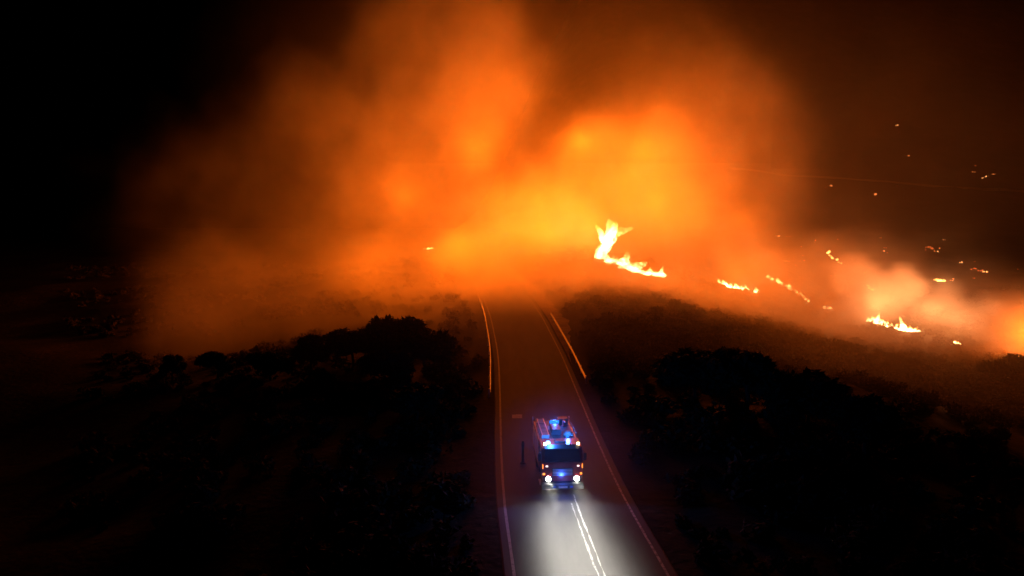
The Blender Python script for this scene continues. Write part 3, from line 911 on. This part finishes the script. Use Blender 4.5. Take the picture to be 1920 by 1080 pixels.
# embers left on the burnt hillside
EMB = [(196.5, 373.5, 0.83, 2), (209.6, 375.0, 0.56, 1), (193.2, 365.0, 0.41, 0), (154.9, 341.0, 0.38, 1), (182.5, 335.5, 0.5, 1), (130.0, 297.5, 0.99, 1), (126.6, 292.5, 0.54, 0), (144.7, 288.5, 0.85, 1),
 (199.2, 314.0, 0.7, 1), (206.7, 324.5, 0.48, 0), (197.8, 305.5, 0.57, 2), (200.6, 307.5, 0.57, 2), (206.5, 312.0, 0.46, 1), (156.7, 295.5, 0.33, 1), (78.8, 264.0, 0.59, 1), (80.6, 261.5, 0.48, 0), (81.6, 257.5, 0.48, 0),
 (81.8, 254.5, 0.38, 0), (86.8, 235.5, 0.44, 2), (89.1, 234.5, 0.35, 1), (90.5, 234.5, 0.35, 1), (96.7, 229.5, 0.34, 2), (95.2, 227.0, 0.25, 1), (103.5, 229.5, 0.26, 1), (117.5, 230.0, 0.26, 2), (111.9, 216.5, 0.4, 2),
 (114.0, 220.0, 0.24, 1), (112.1, 215.0, 0.32, 1), (138.8, 232.0, 0.34, 2), (128.0, 222.0, 0.58, 0), (128.4, 220.5, 0.65, 0), (127.5, 217.5, 0.4, 1), (128.2, 217.0, 0.48, 2), (130.9, 220.5, 0.33, 1), (125.6, 219.0, 0.41, 0),
 (126.2, 202.5, 0.38, 2), (131.6, 205.0, 0.38, 1), (125.5, 195.0, 0.43, 0), (123.3, 193.0, 0.36, 0), (124.8, 192.0, 0.43, 0), (125.4, 190.5, 0.49, 2), (126.3, 193.0, 0.36, 1), (117.0, 182.0, 0.2, 1), (136.2, 193.5, 0.21, 1),
 (110.9, 181.5, 0.34, 2), (112.4, 183.0, 0.2, 2), (82.3, 180.5, 0.27, 2), (81.9, 182.0, 0.34, 2), (80.6, 181.5, 0.2, 1), (86.1, 179.5, 0.2, 1), (97.4, 196.0, 0.22, 2), (94.1, 191.5, 0.28, 2), (100.7, 182.5, 0.2, 1),
 (101.8, 182.0, 0.2, 2), (94.0, 164.5, 0.18, 1), (78.7, 205.5, 0.46, 2), (78.0, 206.5, 0.31, 1), (74.9, 207.5, 0.31, 1), (68.3, 198.0, 0.29, 1), (79.6, 201.5, 0.3, 1), (82.3, 206.0, 0.38, 1), (83.9, 206.5, 0.31, 1),
 (71.8, 213.5, 0.32, 1), (70.0, 215.0, 0.24, 0), (73.0, 212.5, 0.31, 1), (60.3, 197.0, 0.22, 1), (51.9, 190.5, 0.35, 1), (55.1, 195.5, 0.22, 0), (61.5, 182.0, 0.27, 1), (63.0, 182.5, 0.27, 0), (85.2, 211.0, 0.23, 1),
 (93.1, 223.0, 0.25, 0), (89.0, 222.0, 0.25, 1), (75.5, 118.0, 0.17, 1), (81.5, 122.5, 0.23, 1)]
EMB_AT = [(200, 372, "in the topmost scatter high on the dark hillside"), (155, 341, "alone above the left part of the hillside track"), (182, 335, "alone midway below the topmost scatter"),
 (129, 296, "just below the left part of the hillside track"), (145, 288, "alone just below the middle of the hillside track"), (157, 296, "lying on the hillside track itself"),
 (202, 310, "in the cluster above the right end of the hillside track"), (80, 260, "in the faint trail at the plume's right edge"), (89, 234, "in the short row just right of the plume"),
 (98, 229, "in the sparse scatter above the trail of small flames"), (114, 222, "in the small scatter straight above the pale smoke puffs"), (129, 222, "in the large red cluster on the dark right slope"),
 (128, 198, "in the wide cluster near the right edge of the dark slope"), (113, 182, "beside the small flame on the dark slope"), (82, 181, "in the group right of the slanting fire line"),
 (97, 185, "showing just above the pale smoke puffs"), (80, 206, "in the scatter above the slanting fire line"), (70, 210, "in the scatter left above the slanting fire line"),
 (56, 194, "between the largest blaze and the slanting fire line"), (62, 182, "close above the short bright fire strip"), (78, 120, "beside the small flame near the right edge")]
def ember(x, y, s, k, rng):
    s *= 0.8
    m = MB()
    for i in range(rng.choice((4, 6, 8))):
        q = s * rng.choice((0.5, 0.3, 0.2, 0.16))
        c = (rng.gauss(0, 0.8) * s, rng.gauss(0, 0.8) * s, rng.uniform(0.1, 0.9) * s * 0.6)
        n0 = len(m.bm.verts)
        r_ = bmesh.ops.create_icosphere(m.bm, subdivisions=1, radius=q)
        for vv in r_["verts"]:
            w = 1 + 0.5 * noise.noise(vv.co * (2.0 / q) + Vector((i * 3.1, x, y)))
            vv.co = Vector((vv.co.x * w + c[0], vv.co.y * w + c[1], vv.co.z * w * 1.2 + c[2]))
    o = m.build("ember_heap", M[("ember_dim", "ember", "ember_hot")[k]])
    o.location = (x, y, terrain(x, y) + 0.05)
    ph = min(EMB_AT, key=lambda q: (q[0] - x) ** 2 + (q[1] - y) ** 2)[2]
    lab = ("dull red", "small orange", "bright yellowish")[k] + " ember heap " + ph
    tag(o, lab, "embers", "ember heaps on the burnt hillside")
rng_e = random.Random(21)
for x, y, s, k in EMB: ember(x, y, s, k, rng_e)

# ------------------------------------------------------------------ smoke
def build_smoke():
    lo, hi, vox = (-125, 22, -8), (190, 296, 112), 1.45
    me = bpy.data.meshes.new("smoke")
    o = bpy.data.objects.new("smoke", me)
    COL.objects.link(o)
    tag(o, "huge orange-lit smoke cloud drifting left from the burning front", "smoke", kind="stuff")
    mat = bpy.data.materials.new("smoke")
    mat.use_nodes = True
    n, l = mat.node_tree.nodes, mat.node_tree.links
    n.clear()
    out = n.new("ShaderNodeOutputMaterial")
    pv = n.new("ShaderNodeVolumePrincipled")
    pv.inputs["Color"].default_value = (0.9, 0.88, 0.86, 1)
    pv.inputs["Density"].default_value = 0.8
    pv.inputs["Density Attribute"].default_value = "density"
    pv.inputs["Anisotropy"].default_value = 0.1
    l.new(pv.outputs[0], out.inputs["Volume"])
    me.materials.append(mat)

    g = bpy.data.node_groups.new("smoke_field", "GeometryNodeTree")
    g.interface.new_socket("Geometry", in_out="INPUT", socket_type="NodeSocketGeometry")
    g.interface.new_socket("Geometry", in_out="OUTPUT", socket_type="NodeSocketGeometry")
    N, L = g.nodes, g.links
    gout = N.new("NodeGroupOutput")
    def put(sock, v):
        if hasattr(v, "is_output"): L.new(v, sock)
        else: sock.default_value = v
    def vm(op, a, b=None):
        q = N.new("ShaderNodeVectorMath"); q.operation = op
        put(q.inputs[0], a)
        if b is not None: put(q.inputs[3] if op == "SCALE" else q.inputs[1], b)
        return q.outputs["Value"] if op in ("LENGTH", "DOT_PRODUCT") else q.outputs[0]
    def ma(op, a, b=0.0, c=0.0):
        q = N.new("ShaderNodeMath"); q.operation = op
        put(q.inputs[0], a); put(q.inputs[1], b)
        if op in ("MULTIPLY_ADD",): put(q.inputs[2], c)
        return q.outputs[0]
    def ss(v, a, b, ta, tb):
        q = N.new("ShaderNodeMapRange"); q.interpolation_type = "SMOOTHSTEP"
        put(q.inputs["Value"], v)
        q.inputs["From Min"].default_value = a; q.inputs["From Max"].default_value = b
        q.inputs["To Min"].default_value = ta; q.inputs["To Max"].default_value = tb
        return q.outputs["Result"]
    def nz(p, scale, detail, rough=0.5):
        q = N.new("ShaderNodeTexNoise")
        put(q.inputs["Vector"], p)
        q.inputs["Scale"].default_value = scale
        q.inputs["Detail"].default_value = detail
        q.inputs["Roughness"].default_value = rough
        return q
    pos = N.new("GeometryNodeInputPosition").outputs[0]
    def warp(p, amp, scale, det):
        q = nz(p, scale, det).outputs["Color"]
        return vm("ADD", p, vm("MULTIPLY", vm("SUBTRACT", q, (0.5, 0.5, 0.5)), (amp, amp, amp)))
    wl = warp(warp(warp(pos, 34, 0.028, 2), 16, 0.09, 2), 5, 0.25, 1)     # big rolling billows
    ws = warp(pos, 7, 0.16, 2)                         # small puffs
    def blob(p, c, r, inner):
        d = vm("MULTIPLY", vm("SUBTRACT", p, c), (1 / r[0], 1 / r[1], 1 / r[2]))
        return ss(vm("LENGTH", d), inner, 1.0, 1.0, 0.0)
    tot = None
    for p, c, r, inner, a in [(wl if w == "L" else ws, c, r, inner, a) for w, c, r, inner, a in SMOKE]:
        t = ma("MULTIPLY", blob(p, c, r, inner), a)
        tot = t if tot is None else ma("MAXIMUM", tot, t)
    f2 = nz(ws, 0.16, 4, 0.6).outputs["Fac"]
    f1 = nz(wl, 0.045, 5, 0.55).outputs["Fac"]
    mod = ma("MULTIPLY", ss(f1, 0.32, 0.66, 0.2, 1.6), ss(f2, 0.3, 0.7, 0.55, 1.45))
    dens = ma("MULTIPLY", tot, mod)
    # thin smoke hanging over the land
    thin = None
    for c, r, a in THIN:
        t = ma("MULTIPLY", blob(ws, c, r, 0.2), a)
        thin = t if thin is None else ma("ADD", thin, t)
    dens = ma("ADD", dens, ma("MULTIPLY", thin, ss(f1, 0.25, 0.75, 0.4, 1.5)))
    dens = ma("MULTIPLY", dens, ma("GREATER_THAN", dens, 0.0002))
    vc = N.new("GeometryNodeVolumeCube")
    put(vc.inputs["Density"], dens)
    vc.inputs["Min"].default_value = lo
    vc.inputs["Max"].default_value = hi
    for k, ax_ in enumerate("XYZ"):
        vc.inputs["Resolution " + ax_].default_value = int((hi[k] - lo[k]) / vox)
    sm = N.new("GeometryNodeSetMaterial")
    sm.inputs["Material"].default_value = mat
    L.new(vc.outputs[0], sm.inputs[0])
    L.new(sm.outputs[0], gout.inputs[0])
    md = o.modifiers.new("smoke_field", "NODES")
    md.node_group = g
    return o
SMOKE = [  # warp, centre, radii, where the fall-off starts, density per metre
    ("L", (33, 173, 28), (48, 34, 31), 0.3, 0.026),
    ("L", (48, 176, 42), (20, 22, 22), 0.4, 0.026),
    ("L", (-14, 168, 54), (28, 32, 38), 0.4, 0.024),
    ("L", (-33, 164, 28), (40, 36, 28), 0.35, 0.020),
    ("L", (-20, 152, 8), (52, 36, 24), 0.35, 0.018),
    ("L", (-60, 165, 18), (36, 36, 28), 0.2, 0.013),
    ("L", (0, 146, 9), (26, 28, 18), 0.3, 0.020),
    ("L", (-17, 97, 4), (29, 23, 14), 0.3, 0.078),
    ("L", (64, 188, 24), (36, 26, 32), 0.1, 0.015),
    ("L", (46, 160, 9), (28, 20, 15), 0.2, 0.020),
    ("L", (60, 152, 4), (24, 22, 11), 0.1, 0.022),
    ("S", (1, 113, 5), (26, 11, 13), 0.4, 0.10),
    ("L", (-2, 109, 5), (42, 20, 15), 0.4, 0.075),
    ("L", (36, 115, 1), (46, 15, 10), 0.4, 0.055),
    ("S", (63, 134, 6.5), (5, 5, 5), 0.7, 0.20),
    ("S", (67.5, 133, 4.5), (4.5, 5, 4.5), 0.7, 0.20),
    ("S", (71.5, 131, 5.5), (4.2, 4.5, 4.2), 0.7, 0.20),
    ("S", (66, 131, 1), (9, 6, 5), 0.5, 0.08),
    ("S", (75, 126, 1.5), (6, 6, 5), 0.6, 0.14),
    ("S", (79, 122, 0.5), (5, 5, 4.5), 0.6, 0.14),
    ("S", (80, 120, -1), (8, 7, 6), 0.5, 0.05),
    ("S", (84, 112, -2), (9, 8, 7), 0.4, 0.05),
    ("S", (74, 103, 0), (9, 7, 8), 0.4, 0.05),
    ("S", (57, 145, 2), (11, 9, 7), 0.2, 0.03),
    ("S", (54, 165, 5), (14, 12, 9), 0.2, 0.025),
]
THIN = [
    ((90, 215, 34), (110, 78, 72), 0.0062),
    ((4, 178, 44), (92, 50, 66), 0.0055),
    ((42, 92, 1), (58, 44, 13), 0.013),
    ((-4, 94, 4), (27, 42, 11), 0.011),
    ((3, 42, 1), (7, 14, 5), 0.014),
]
build_smoke()
